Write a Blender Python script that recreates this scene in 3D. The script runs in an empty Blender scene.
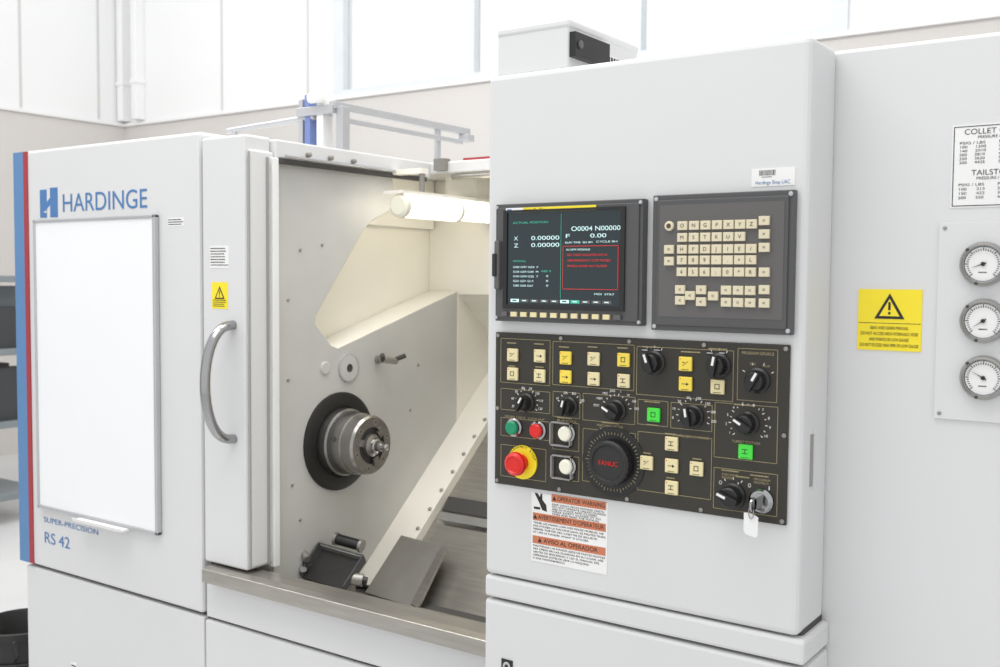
import bpy, bmesh, math, random
from mathutils import Vector, Matrix
random.seed(4)
sc = bpy.context.scene
rad = math.radians
try:
    sc.view_settings.view_transform = 'Standard'
    sc.view_settings.look = 'None'
except Exception:
    pass

# ------------------------------------------------------------------ survey
# World frame: X along the machine front, Y into the machine, Z up (metres).
EYE_Z = 1.55
FPX = 1032.0
M = Matrix.Rotation(rad(34.9), 3, 'Z') @ Matrix.Rotation(rad(90 - 3.08), 3, 'X') @ Matrix.Rotation(rad(0.46), 3, 'Z')
def ray(px, py): return M @ Vector((px - 500, 333.5 - py, -FPX))
def F(px, py, Y):            # point on a plane parallel to the machine front -> X,Z
    r = ray(px, py); t = Y / r.y
    return t * r.x, EYE_Z + t * r.z
def S(px, py, X):            # point on a plane perpendicular to X -> Y,Z
    r = ray(px, py); t = X / r.x
    return t * r.y, EYE_Z + t * r.z
SA, SM = -1.170, 0.86        # slant bed plane z = SA + SM*Y
def SL(px, py, off=0.0):
    r = ray(px, py); t = (SA + off - EYE_Z) / (r.z - SM * r.y)
    return Vector((t * r.x, t * r.y, EYE_Z + t * r.z))

# ------------------------------------------------------------------ materials
def lin(c):
    out = []
    for v in c:
        v = v / 255.0
        out.append(v / 12.92 if v <= 0.04045 else ((v + 0.055) / 1.055) ** 2.4)
    return out
MATS = {}
def mat(name, col, rough=0.5, metal=0.0, emis=0.0, noise=0.03, scale=6.0, bump=0.0, spec=0.5, stretch=None):
    if name in MATS: return MATS[name]
    m = bpy.data.materials.new(name); m.use_nodes = True
    nt = m.node_tree; b = nt.nodes['Principled BSDF']
    L = lin(col)
    b.inputs['Roughness'].default_value = rough
    b.inputs['Metallic'].default_value = metal
    b.inputs['Specular IOR Level'].default_value = spec
    tc = nt.nodes.new('ShaderNodeTexCoord'); mp = nt.nodes.new('ShaderNodeMapping')
    if stretch: mp.inputs['Scale'].default_value = stretch
    nz = nt.nodes.new('ShaderNodeTexNoise'); nz.inputs['Scale'].default_value = scale
    nz.inputs['Detail'].default_value = 3
    cr = nt.nodes.new('ShaderNodeValToRGB')
    cr.color_ramp.elements[0].position = 0.3; cr.color_ramp.elements[1].position = 0.7
    cr.color_ramp.elements[0].color = [x * (1 - noise) for x in L] + [1]
    cr.color_ramp.elements[1].color = [min(1, x * (1 + noise)) for x in L] + [1]
    nt.links.new(tc.outputs['Object'], mp.inputs['Vector'])
    nt.links.new(mp.outputs['Vector'], nz.inputs['Vector'])
    nt.links.new(nz.outputs['Fac'], cr.inputs['Fac'])
    nt.links.new(cr.outputs['Color'], b.inputs['Base Color'])
    if emis > 0:
        nt.links.new(cr.outputs['Color'], b.inputs['Emission Color'])
        b.inputs['Emission Strength'].default_value = emis
    if bump > 0:
        n2 = nt.nodes.new('ShaderNodeTexNoise'); n2.inputs['Scale'].default_value = 350
        bp = nt.nodes.new('ShaderNodeBump'); bp.inputs['Strength'].default_value = bump
        bp.inputs['Distance'].default_value = 0.001
        nt.links.new(tc.outputs['Object'], n2.inputs['Vector'])
        nt.links.new(n2.outputs['Fac'], bp.inputs['Height'])
        nt.links.new(bp.outputs['Normal'], b.inputs['Normal'])
    MATS[name] = m
    return m
paint = mat('machine_paint', (212, 212, 212), 0.45, noise=0.012, scale=3, bump=0.08)
paint2 = mat('machine_paint_side', (214, 214, 214), 0.45, noise=0.012, scale=3, bump=0.08)
seam = mat('seam_dark', (70, 68, 66), 0.8)
slotg = mat('recess_grey', (150, 148, 145), 0.7)
cream = mat('cream_enamel', (238, 234, 223), 0.32, noise=0.02)
greyw = mat('headstock_grey', (196, 195, 191), 0.36, noise=0.04)
steel = mat('brushed_steel', (165, 161, 154), 0.28, 0.75, noise=0.10, scale=8, stretch=(1, 12, 12))
chuckm = mat('machined_steel', (150, 147, 143), 0.26, 0.9, noise=0.12, scale=12)
steeld = mat('dull_steel', (150, 147, 141), 0.36, 0.5, noise=0.12, scale=9)
gaugem = mat('gauge_rim_steel', (165, 165, 166), 0.15, 1.0, noise=0.03)
chrome = mat('chrome', (205, 206, 208), 0.12, 1.0, noise=0.02)
blk = mat('black_plastic', (24, 24, 25), 0.38)
blk2 = mat('black_satin', (36, 35, 34), 0.5)
ringm = mat('black_oxide', (30, 29, 28), 0.4, noise=0.15)
panelm = mat('operator_panel_film', (46, 43, 35), 0.5, noise=0.05)
frame_m = mat('console_frame', (78, 78, 79), 0.45)
frame_l = mat('console_inner', (93, 91, 90), 0.5)
beige = mat('key_beige', (214, 204, 176), 0.5)
opkey = mat('panel_key_cream', (226, 213, 166), 0.5)
tan = mat('print_tan', (165, 152, 115), 0.6)
white = mat('white_print', (232, 232, 230), 0.5)
ink = mat('black_ink', (35, 33, 32), 0.6)
inkb = mat('brown_ink', (80, 66, 48), 0.6)
blue = mat('blue_stripe', (86, 130, 176), 0.45)
blue2 = mat('blue_logo', (70, 118, 172), 0.5)
redst = mat('red_stripe', (160, 45, 55), 0.45)
redb = mat('red_button', (214, 28, 22), 0.3)
grn = mat('green_button', (0, 140, 95), 0.3)
grnl = mat('green_key', (60, 200, 60), 0.4, emis=0.25)
yel = mat('yellow_label', (244, 222, 40), 0.45)
yelk = mat('key_yellow', (238, 212, 80), 0.45)
orange = mat('orange_header', (196, 118, 84), 0.55)
board = mat('whiteboard_enamel', (238, 239, 240), 0.35, noise=0.006)
alu = mat('aluminium', (188, 189, 191), 0.35, 0.5)
lcd = mat('lcd_dark', (26, 38, 42), 0.2, emis=0.35)
lcdt = mat('lcd_text', (185, 215, 215), 0.4, emis=0.6)
lcdg = mat('lcd_green', (60, 170, 140), 0.4, emis=0.4)
lcdr = mat('lcd_red', (200, 45, 45), 0.4, emis=0.5)
lampm = mat('lamp_tube_lit', (255, 248, 232), 0.4, emis=3.2)
clear = mat('lens_pale', (225, 222, 205), 0.2, emis=0.1)
wallw = mat('wall_white', (236, 236, 236), 0.7, noise=0.01, scale=1)
wallb = mat('wall_beige', (208, 204, 200), 0.7, noise=0.02, scale=1)
groove = mat('panel_joint', (205, 204, 202), 0.7)
floorm = mat('epoxy_floor', (214, 214, 214), 0.3, noise=0.05, scale=2)
framew = mat('window_frame_white', (218, 223, 226), 0.5)
bluep = mat('blue_valve', (110, 128, 180), 0.4)

# ------------------------------------------------------------------ mesh builder
class MB:
    def __init__(s, *mats):
        s.bm = bmesh.new(); s.mats = list(mats)
    def mi(s, m):
        if m not in s.mats: s.mats.append(m)
        return s.mats.index(m)
    def box(s, x0, x1, y0, y1, z0, z1, m):
        s.prism([(x0, y0, z0), (x1, y0, z0), (x1, y0, z1), (x0, y0, z1)], (0, y1 - y0, 0), m)
    def prism(s, pts, vec, m, mside=None):
        v = Vector(vec); bm = s.bm
        a = [bm.verts.new(Vector(p)) for p in pts]
        b = [bm.verts.new(Vector(p) + v) for p in pts]
        n = len(a); i = s.mi(m); j = s.mi(mside) if mside else i
        f = bm.faces.new(a); f.material_index = i
        f = bm.faces.new(b[::-1]); f.material_index = i
        for k in range(n):
            f = bm.faces.new([a[k], b[k], b[(k + 1) % n], a[(k + 1) % n]]); f.material_index = j
    def rev(s, o, ax, prof, m, seg=28, cap0=True, cap1=True):
        o = Vector(o); ax = Vector(ax).normalized()
        u = ax.orthogonal().normalized(); w = ax.cross(u)
        rings = []
        mm = m if isinstance(m, list) else [m] * len(prof)
        for r, h in prof:
            rings.append([s.bm.verts.new(o + ax * h + (u * math.cos(2 * math.pi * k / seg) + w * math.sin(2 * math.pi * k / seg)) * max(r, 1e-5)) for k in range(seg)])
        for q in range(len(rings) - 1):
            for k in range(seg):
                f = s.bm.faces.new([rings[q][k], rings[q][(k + 1) % seg], rings[q + 1][(k + 1) % seg], rings[q + 1][k]])
                f.material_index = s.mi(mm[q]); f.smooth = True
        if cap0: s.bm.faces.new(rings[0][::-1]).material_index = s.mi(mm[0])
        if cap1: s.bm.faces.new(rings[-1]).material_index = s.mi(mm[-1])
    def tube(s, p0, p1, r, m, seg=20, r1=None):
        p0 = Vector(p0); p1 = Vector(p1); d = p1 - p0
        s.rev(p0, d, [(r, 0), (r if r1 is None else r1, d.length)], m, seg)
    def sweep(s, pts, r, m, ref=(1, 0, 0), seg=16, rz=None):
        ref = Vector(ref); rings = []; P = [Vector(p) for p in pts]
        for i, p in enumerate(P):
            t = (P[min(i + 1, len(P) - 1)] - P[max(i - 1, 0)]).normalized()
            b = t.cross(ref).normalized(); a = b.cross(t).normalized()
            rings.append([s.bm.verts.new(p + (a * math.cos(2 * math.pi * k / seg) * (rz or r) + b * math.sin(2 * math.pi * k / seg) * r)) for k in range(seg)])
        i = s.mi(m)
        for q in range(len(rings) - 1):
            for k in range(seg):
                f = s.bm.faces.new([rings[q][k], rings[q][(k + 1) % seg], rings[q + 1][(k + 1) % seg], rings[q + 1][k]])
                f.material_index = i; f.smooth = True
        s.bm.faces.new(rings[0][::-1]).material_index = i
        s.bm.faces.new(rings[-1]).material_index = i
    def lines(s, x0, x1, z0, z1, n, y, m, h=0.4):
        # runs of tiny printed words
        dz = (z1 - z0) / n
        for k in range(n):
            zc = z1 - (k + 0.5) * dz; x = x0; end = x1 - random.random() * 0.2 * (x1 - x0)
            while x < end:
                w = random.uniform(0.03, 0.12) * (x1 - x0)
                s.box(x, min(x + w, end + 0.0008), y, y + 0.0003, zc - dz * h / 2, zc + dz * h / 2, m)
                x += w + 0.022 * (x1 - x0)
    def done(s, name, parent=None, bevel=0, seg=2):
        bmesh.ops.recalc_face_normals(s.bm, faces=s.bm.faces[:])
        for e in s.bm.edges:
            if len(e.link_faces) == 2 and e.calc_face_angle(0) > 0.6: e.smooth = False
        me = bpy.data.meshes.new(name); s.bm.to_mesh(me); s.bm.free()
        for m in s.mats: me.materials.append(m)
        o = bpy.data.objects.new(name, me); sc.collection.objects.link(o)
        if bevel:
            b = o.modifiers.new('bevel', 'BEVEL'); b.width = bevel; b.segments = seg
            b.limit_method = 'ANGLE'; b.angle_limit = rad(40)
        if parent: o.parent = parent
        return o
def empty(name, parent=None):
    e = bpy.data.objects.new(name, None); sc.collection.objects.link(e); e.empty_display_size = 0.1
    if parent: e.parent = parent
    return e
def text(s, x, z, y, m, parent, w=None, h=0.01, name='lettering', align='LEFT'):
    c = bpy.data.curves.new(name, 'FONT'); c.body = s; c.size = h / 0.7; c.align_x = align
    c.materials.append(m); c.extrude = 0.00005
    o = bpy.data.objects.new(name, c); sc.collection.objects.link(o)
    o.rotation_euler = (rad(90), 0, 0); o.location = (x, y, z)
    if w:
        bpy.context.view_layer.update()
        if o.dimensions.x > 0: o.scale.x = w / o.dimensions.x
    if parent: o.parent = parent
    return o

# ------------------------------------------------------------------ key dimensions
YP = 1.50      # control cabinet face
YR = 1.62      # right-hand enclosure face
YM = 1.75      # left cabinet / door face
XPL = F(486.5, 300, YP)[0]; XPR = F(806, 300, YP)[0]
ZPB = F(486, 573, YP)[1]; ZPT = F(490, 76, YP)[1]
XL = F(17.5, 350, YM)[0]; XC = F(200.5, 350, YM)[0]
XD0 = F(203, 350, YM)[0]; XD1 = F(249, 350, YM)[0]

# ------------------------------------------------------------------ room
def slab(name, *a, m=None):
    b = MB(); b.box(*a, m); return b.done(name)
YW, XW = 6.0, -8.5
ZS = F(345, 97, YW)[1]
slab('floor', XW - 0.2, 5, -4, YW + 0.2, -0.1, 0, m=floorm)
xw0 = F(342, 60, YW)[0]; xw1 = F(838, 20, YW)[0]
b = MB(); b.box(XW, 5, YW, YW + 0.2, 0, ZS, wallb)
b.box(XW, xw0 - 0.08, YW, YW + 0.2, ZS, 5.2, wallw); b.box(xw1 + 0.06, 5, YW, YW + 0.2, ZS, 5.2, wallw)
for px in (222, 308):
    x = F(px, 60, YW)[0]; b.box(x - 0.012, x + 0.012, YW - 0.004, YW + 0.01, ZS + 0.02, 5.2, groove)
b.done('wall_back')
b = MB(); b.box(XW - 0.2, XW, -4, YW + 0.2, 0, ZS, wallb); b.box(XW - 0.2, XW, -4, YW + 0.2, ZS, 5.2, wallw)
for px in (20, 98):
    y = S(px, 60, XW)[0]; b.box(XW - 0.01, XW + 0.004, y - 0.012, y + 0.012, ZS + 0.02, 5.2, groove)
b.done('wall_left')
b = MB(); b.box(XW, XW + 0.03, -4, YW, ZS - 0.02, ZS + 0.01, wallw); b.done('trim_1')
b = MB(); b.box(XW + 0.03, 5, YW - 0.03, YW, ZS - 0.02, ZS + 0.01, wallw); b.done('trim_2')
glass = bpy.data.materials.new('window_glass'); glass.use_nodes = True
nt = glass.node_tree; nt.nodes.clear()
o_ = nt.nodes.new('ShaderNodeOutputMaterial'); mx = nt.nodes.new('ShaderNodeMixShader'); mx.inputs[0].default_value = 0.05
tr = nt.nodes.new('ShaderNodeBsdfTransparent'); gl = nt.nodes.new('ShaderNodeBsdfGlossy')
nt.links.new(tr.outputs[0], mx.inputs[1]); nt.links.new(gl.outputs[0], mx.inputs[2]); nt.links.new(mx.outputs[0], o_.inputs[0])
xs = [xw0, F(472, 60, YW)[0], F(638, 40, YW)[0], xw1]
for i in range(3):
    b = MB(); a, c = xs[i], xs[i + 1]; w = 0.03
    b.box(a - (0.08 if i == 0 else 0), a + w, YW - 0.02, YW + 0.06, ZS + .01, 5.1, framew)
    b.box(c - w, c + (0.06 if i == 2 else -0.0005), YW - 0.02, YW + 0.06, ZS + .01, 5.1, framew)
    b.box(a + w, c - w, YW - 0.02, YW + 0.06, ZS + .01, ZS + 0.05, framew); b.box(a + w, c - w, YW - 0.02, YW + 0.06, 5.05, 5.1, framew)
    b.box(a + w, c - w, YW + 0.04, YW + 0.046, ZS + 0.05, 5.05, glass)
    b.done('window_%d' % (i + 1))
for k, px in enumerate((107, 119, 133)):
    x = F(px, 60, 5.9)[0]
    b = MB(); b.box(x - 0.04, x + 0.04, 5.9, 6.0, ZS + 0.02, 5.1, wallw)
    for z in (3.3, 4.2): b.box(x - 0.05, x + 0.05, 5.89, 6.0, z, z + 0.04, wallw)
    b.done('cable_trunking', None, .008)

# ------------------------------------------------------------------ lathe enclosure
lathe = empty('cnc_lathe')
b = MB()
b.box(XL, XC, YM, 2.95, 0.66, 1.92, paint)
b.done('headstock_cabinet', lathe, 0.008)
b = MB()
xs1 = F(27, 350, YM)[0]; xs2 = F(31, 350, YM)[0]
b.box(XL - 0.001, xs1, YM - 0.003, YM + 0.05, 0.662, 1.918, blue)
b.box(xs1, xs2, YM - 0.003, YM + 0.01, 0.662, 1.918, redst)
b.done('stripe', lathe)
xbl = F(26, 600, YM)[0]
b = MB()
b.box(xbl, XC, YM + 0.004, 2.95, 0.06, 0.65, paint)
b.box(XC + 0.006, -1.07, YM + 0.004, 2.95, 0.06, 0.645, paint)
b.box(XC + 0.006, -1.075, YM + 0.008, YM + 0.045, 0.652, 0.765, paint)
b.done('machine_base', lathe, 0.004)
b = MB(); b.box(xbl + 0.02, -1.07, YM + 0.03, 2.92, 0.0, 0.07, seam); b.box(xbl + 0.02, -1.1, YM + 0.02, 2.9, 0.6, 0.66, seam)
b.box(XC - 0.01, XD0 + 0.01, YM + 0.03, YM + 0.09, 0.66, 1.9, seam)
b.done('plinth', lathe)
b = MB()
xl0 = F(204, 575, 1.73)[0]
b.prism([(xl0, 1.722, 0.757), (xl0, 1.722, 0.792), (xl0, 1.745, 0.797), (xl0, 1.80, 0.797), (xl0, 1.80, 0.757)], (-1.075 - xl0, 0, 0), steel)
b.done('door_sill_ledge', lathe, 0.002)
# lettering on the cabinet
x0, z0 = F(62, 213, YM); x1, z1 = F(146, 206, YM)
text('HARDINGE', x0, F(100, 210, YM)[1], YM - 0.001, blue2, lathe, w=x1 - x0, h=0.052, name='maker_lettering')
b = MB()
xa, za = F(40, 190, YM); xb_, zb_ = F(58, 217, YM); w = xb_ - xa; yy = YM - 0.001
b.box(xa, xa + w * 0.38, yy, YM + .001, zb_, za, blue2); b.box(xa + w * 0.58, xb_, yy, YM + .001, zb_ + 0.0, za + 0.004, blue2)
b.prism([(xa + w * .38, yy, zb_ + .045), (xa + w * .58, yy, zb_ + .058), (xa + w * .58, yy, zb_ + .038), (xa + w * .38, yy, zb_ + .025)], (0, .002, 0), blue2)
b.prism([(xa + w * .2, yy - .0005, zb_ + .018), (xa + w * .38, yy - .0005, zb_ + .02), (xa + w * .38, yy - .0005, zb_ + .012)], (0, .002, 0), paint)
b.done('maker_emblem', lathe)
x0, z0 = F(44, 526, YM); x1 = F(98, 526, YM)[0]
text('SUPER-PRECISION', x0, F(70, 528, YM)[1], YM - 0.001, blue2, lathe, w=x1 - x0, h=0.016)
text('RS 42', x0, F(55, 545, YM)[1], YM - 0.001, blue2, lathe, w=F(69, 545, YM)[0] - x0, h=0.034)
x0, z0 = F(70, 664, YM)
b = MB(); b.box(x0, x0 + .03, YM + .002, YM + .004, z0 - .03, z0 + .006, white); b.lines(x0 + .004, x0 + .028, z0 - .026, z0 + .002, 3, YM + .0015, ink); b.done('base_sticker', lathe)

# door
door = empty('sliding_door', lathe)
b = MB()
b.box(XD0, XD1 - 0.012, YM, 1.835, 0.803, 1.902, paint)
b.box(XD1 - 0.012, XD1, YM + 0.006, 1.835, 0.81, 1.865, paint2)
b.done('door_leaf', door, 0.006)
b = MB()
b.box(XD1 - 0.010, XD1 + 0.006, 1.808, 1.814, 0.81, 1.85, slotg)
b.box(XD1 - 0.02, XD1 + 0.010, 1.822, 1.843, 0.80, 1.85, white)
b.box(XD1 - 0.004, XD1 + 0.001, YM + 0.002, YM + 0.006, 0.81, 1.86, slotg)
b.done('door_seal', door, 0.002)
b = MB()
hx, zt = F(233, 325, YM); zb = F(235, 439, YM)[1]
pts = []
for k in range(25):
    a = math.pi * k / 24
    pts.append((hx, YM - 0.090 * math.sin(a) ** 0.8 + 0.001 if 0 < k < 24 else YM, (zt + zb) / 2 + (zt - zb) / 2 * math.cos(a)))
b.sweep(pts, 0.012, gaugem, rz=0.0145)
b.done('handle', door)
def label_rect(b, px0, py0, px1, py1, Y, m, t=0.0008):
    x0, z1 = F(px0, py0, Y); x1, z0 = F(px1, py1, Y)
    b.box(x0, x1, Y - t, Y + 0.0005, z0, z1, m); return x0, x1, z0, z1
def triangle(b, cx, cz, s, y, m, m2):
    b.prism([(cx - s, y, cz - s * .8), (cx + s, y, cz - s * .8), (cx, y, cz + s * .95)], (0, .0004, 0), m)
    q = s * .68
    b.prism([(cx - q, y - .0003, cz - q * .8 - s * .07), (cx + q, y - .0003, cz - q * .8 - s * .07), (cx, y - .0003, cz + q * .95 - s * .07)], (0, .0004, 0), m2)
    b.box(cx - s * .08, cx + s * .08, y - .0006, y - .0003, cz - s * .2, cz + s * .35, m)
    b.box(cx - s * .08, cx + s * .08, y - .0006, y - .0003, cz - s * .5, cz - s * .32, m)
b = MB()
x0, x1, z0, z1 = label_rect(b, 210, 246, 229, 268, YM, white); b.lines(x0 + .003, x1 - .003, z0 + .004, z1 - .003, 7, YM - .0012, ink, .35)
x0, x1, z0, z1 = label_rect(b, 212, 282, 228, 309, YM, yel)
triangle(b, (x0 + x1) / 2, z1 - .028, .019, YM - .0013, ink, yel); b.lines(x0 + .004, x1 - .004, z0 + .004, z0 + .024, 4, YM - .0012, ink)
b.done('safety_labels', door)
b = MB()
x0, x1, z0, z1 = label_rect(b, 168, 218, 184, 226, YM, white); b.lines(x0 + .002, x1 - .002, z0 + .002, z1 - .002, 3, YM - .0012, ink)
b.done('asset_sticker', lathe)

# whiteboard
wb = empty('whiteboard')
x0 = F(39.5, 350, YM)[0]; x1 = F(160.5, 350, YM)[0]; z1 = 1.712; z0 = .845
b = MB(); b.box(x0 + .01, x1 - .01, YM - .012, YM - .002, z0 + .01, z1 - .01, board); b.done('writing_surface', wb)
b = MB()
for a in ((x0, x0 + .010, z0, z1), (x1 - .012, x1, z0, z1), (x0, x1, z0, z0 + .011), (x0, x1, z1 - .010, z1)):
    b.box(a[0], a[1], YM - .016, YM - .0005, a[2], a[3], alu)
b.done('frame', wb, 0.003)
b = MB(); tx0 = F(86, 530, YM)[0]; tx1 = F(134, 530, YM)[0]
b.prism([(tx0, YM - .017, z0 - .004), (tx0, YM - .042, z0 - .004), (tx0, YM - .046, z0 + .006), (tx0, YM - .042, z0 + .006), (tx0, YM - .040, z0), (tx0, YM - .017, z0 + .002)], (tx1 - tx0, 0, 0), white)
b.done('pen_tray', wb)

# ------------------------------------------------------------------ chamber
XH = -2.0
YB, YB2 = 2.63, 2.88       # upper and lower rear walls
b = MB()
g = [(1.845, .645), (1.845, 1.847)]
p = S(392, 186, XH); g.append((p[0], 1.847))
for q in ((397, 200), (392, 210), (380, 216), (371, 222), (364, 230), (358, 240), (316, 316), (316, 324), (331, 345), (338, 348)): g.append(S(q[0], q[1], XH))
p = S(455, 291, XH); g.append((YB - .002, p[1])); g.append((YB - .002, .645))
ZN = p[1]
b.prism([(XH, y, z) for y, z in g], (-.12, 0, 0), greyw, cream)
b.done('headstock_wall', lathe, .003)
b = MB()
b.box(-2.165, -2.12, 1.84, 2.95, .65, 1.86, cream)
b.prism([(-2.12, 2.26, 1.86), (-2.12, 2.24, 1.705), (-2.12, 2.62, 1.705), (-2.12, 2.62, 1.86)], (.03, 0, 0), cream)
b.box(-2.12, -1.06, YB, 2.67, ZN - .012, 1.86, cream)
b.prism([(-2.12, YB, ZN - .012), (-2.12, YB + .02, ZN - .012), (-2.12, YB2, ZN - .22), (-2.12, YB2, ZN - .18)], (1.06, 0, 0), cream)
b.box(-2.12, XH, YB - .001, YB2, .65, ZN - .004, cream)
b.box(-2.12, -1.06, YB2, 2.92, .65, 1.86, cream)
b.box(-1.075, -1.06, 1.8, 2.95, .65, 1.87, cream)
b.done('chamber_lining', lathe, 0.003)
b = MB()
b.box(-2.165, -1.978, 1.836, 2.46, 1.850, 1.897, paint)
b.box(-2.165, -1.075, 2.46, 2.54, 1.862, 1.897, paint)
b.box(-2.165, -1.075, 2.54, 2.95, 1.86, 1.875, paint)
b.done('top_rail', lathe, 0.004)
b = MB()
b.box(-1.99, -1.976, 1.845, 2.44, 1.838, 1.851, seam)
b.tube((-1.968, 1.86, 1.856), (-1.968, 2.42, 1.856), .004, chrome)
for px in (308, 330, 353):
    y, z = S(px, 155, -1.975); b.rev((-1.978, y, 1.868), (1, 0, 0), [(.006, 0), (.006, .012), (.003, .014)], steeld)
b.tube((-1.9, 2.47, 1.85), (-1.07, 2.47, 1.85), .008, steel)
b.box(-1.95, -1.91, 2.44, 2.47, 1.87, 1.905, steeld)
b.box(-1.90, -1.80, 2.52, 2.54, 1.897, 1.912, redst)
b.done('guide_rod', lathe)
b = MB()
for q in ((322, 245), (292, 485), (300, 520), (418, 365), (410, 410), (330, 395), (300, 250), (288, 300), (288, 380)):
    y, z = S(q[0], q[1], XH); b.rev((XH, y, z), (1, 0, 0), [(.005, 0), (.005, .001), (.0035, .003)], steeld, 10)
y, z = S(348, 368, XH)
b.rev((XH, y, z), (1, 0, 0), [(.040, 0), (.040, .005), (.036, .006), (.030, .006), (.012, .007), (.008, .004)], [alu, alu, greyw, greyw, seam, seam])
y, z = S(325, 368, XH)
b.rev((XH, y, z), (1, 0, 0), [(.018, 0), (.018, .003), (.015, .005)], greyw)
b.done('wall_fittings', lathe)
b = MB()
y, z = S(385, 360, XH + .03)
b.rev((XH, y, z), (1, 0, 0), [(.012, 0), (.012, .008), (.006, .01), (.006, .05)], steeld)
b.tube((XH + .045, y - .03, z + .004), (XH + .045, y + .03, z - .004), .010, steeld)
b.tube((XH + .045, y + .025, z), (XH + .065, y + .05, z + .012), .007, seam)
b.tube((XH + .045, y - .025, z - .0), (XH + .055, y - .04, z + .018), .007, seam)
b.done('coolant_nozzle', lathe)
# slant bed
zb = lambda Y, o=0: SA + SM * Y + o
b = MB()
b.prism([(-1.075, 2.12, .646), (-1.075, YB2, .646), (-1.075, YB2, zb(YB2, -.035)), (-1.075, 2.152, zb(2.152, -.035))], (-.925, 0, 0), steel)
b.prism([(-1.885, 2.18, .66), (-1.885, YB2, .66), (-1.885, YB2, zb(YB2)), (-1.885, 2.15, zb(2.15))], (-.115, 0, 0), cream)
b.done('slant_bed', lathe, 0.002)
b = MB()
for k in range(12):
    Y = 2.2 + k * .055
    b.rev((-1.897, Y, zb(Y)), (0, -SM, 1), [(.006, 0), (.006, .004), (.003, .006)], steeld, 10)
Y = SL(457, 514, -.035).y
b.prism([(-1.076, Y, zb(Y, -.034)), (-1.076, Y + .03, zb(Y + .03, -.034)), (-1.076, Y + .03, zb(Y + .03, -.02)), (-1.076, Y, zb(Y, -.03))], (-.80, 0, 0), seam)
Y2 = Y - .015
b.prism([(-1.08, Y2 - .02, zb(Y2 - .02, -.034)), (-1.08, Y2, zb(Y2, -.034)), (-1.08, Y2, zb(Y2, -.02)), (-1.08, Y2 - .02, zb(Y2 - .02, -.02))], (-.79, 0, 0), chrome)
b.done('bed_fasteners', lathe)
b = MB()
P = [SL(*q, .02) for q in ((366, 594), (402, 537), (447, 549), (418, 610))]
b.prism(P, (0, -.004, .006), steeld)
P = [SL(*q, .028) for q in ((412, 606), (443, 547), (448, 549), (419, 610))]
b.prism(P, (0, -.006, .008), steel)
b.done('chip_guard_plate', lathe)
b = MB()
b.prism([(-1.98, 1.80, .646), (-1.98, 1.80, .74), (-1.98, 2.12, .665), (-1.98, 2.12, .646)], (.88, 0, 0), steeld)
b.done('chip_tray', lathe)

# chuck
ch = empty('lathe_chuck', lathe)
cy, cz = S(339, 441, XH)
b = MB()
b.rev((XH, cy, cz), (1, 0, 0), [(.137, 0), (.137, .006), (.128, .010), (.10, .010), (.098, .004)], ringm, 48)
b.done('backing_ring', ch)
b = MB()
b.rev((XH + .004, cy, cz), (1, 0, 0), [(.093, 0), (.093, .03), (.088, .034), (.088, .04), (.085, .042), (.085, .075), (.081, .078), (.081, .112), (.076, .119), (.050, .119), (.048, .110), (.032, .110), (.030, .124), (.021, .128)], [chuckm, chuckm, chuckm, seam, chuckm, chuckm, chuckm, chuckm, chuckm, chuckm, seam, seam, chuckm, chuckm], 56)
for k in range(6):
    a = k * math.pi / 3 + .3
    b.rev((XH + .120, cy + .063 * math.cos(a), cz + .063 * math.sin(a)), (1, 0, 0), [(.007, 0), (.007, .004), (.004, .004)], [steeld, steeld, seam], 12)
for k in range(3):
    a = k * 2 * math.pi / 3 + .8; c, s_ = math.cos(a), math.sin(a)
    b.rev((XH + .06, cy + .084 * c, cz + .084 * s_), (0, c, s_), [(.008, 0), (.008, .003)], seam, 12)
    w_ = .010
    P = [(XH + .12, cy + c * .034 - s_ * w_, cz + s_ * .034 + c * w_), (XH + .12, cy + c * .034 + s_ * w_, cz + s_ * .034 - c * w_),
         (XH + .12, cy + c * .056 + s_ * w_, cz + s_ * .056 - c * w_), (XH + .12, cy + c * .056 - s_ * w_, cz + s_ * .056 + c * w_)]
    b.prism(P, (.009, 0, 0), chuckm)
b.done('chuck_body', ch)
b = MB()
b.rev((XH + .125, cy, cz), (1, 0, 0), [(.019, 0), (.019, .016), (.015, .018), (.015, .030), (.009, .032), (.009, .050), (.005, .053)], [chrome, chrome, seam, chuckm, chrome, chrome, chrome], 24)
b.done('collet_nose', ch)

# parts catcher: angled open tray with rollers
rb = empty('parts_catcher', lathe)
b = MB()
cx0, cy0, cz0 = -1.925, 1.99, .785
A = Vector((cx0 - .065, cy0 - .055, cz0 - .040)); B = Vector((cx0 + .08, cy0 - .045, cz0 - .050))
C = Vector((cx0 + .08, cy0 + .035, cz0 + .008)); D = Vector((cx0 - .065, cy0 + .020, cz0 + .022))
b.prism([A, B, C, D], (0, .004, -.005), blk2)
up = Vector((0, -.012, .020))
b.prism([D, C, C + up, D + up], (0, .004, .002), steeld)                    # rear flange
b.prism([D + up * .55 + Vector((.004, -.001, 0)), C + up * .55 - Vector((.004, .001, 0)), C + up * .72 - Vector((.004, .001, 0)), D + up * .72 + Vector((.004, -.001, 0))], (0, -.001, 0), board)
b.prism([B, C, C + up, B + up * .6], (.004, 0, 0), frame_m)                  # right flange
b.prism([A, D, D + up, A + up * .6], (-.004, 0, 0), frame_m)                 # left flange
b.box(cx0 - .03, cx0 + .05, cy0 - .02, cy0 + .03, .648, cz0 - .032, steeld)
b.done('tray', rb, .001)
b = MB()
b.tube((cx0 - .025, cy0 + .035, cz0 + .052), (cx0 + .045, cy0 + .055, cz0 + .040), .015, ringm)
b.tube((cx0 - .030, cy0 + .034, cz0 + .053), (cx0 - .022, cy0 + .036, cz0 + .0515), .018, steeld)
b.tube((cx0 + .043, cy0 + .054, cz0 + .0405), (cx0 + .051, cy0 + .056, cz0 + .039), .018, steeld)
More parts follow.
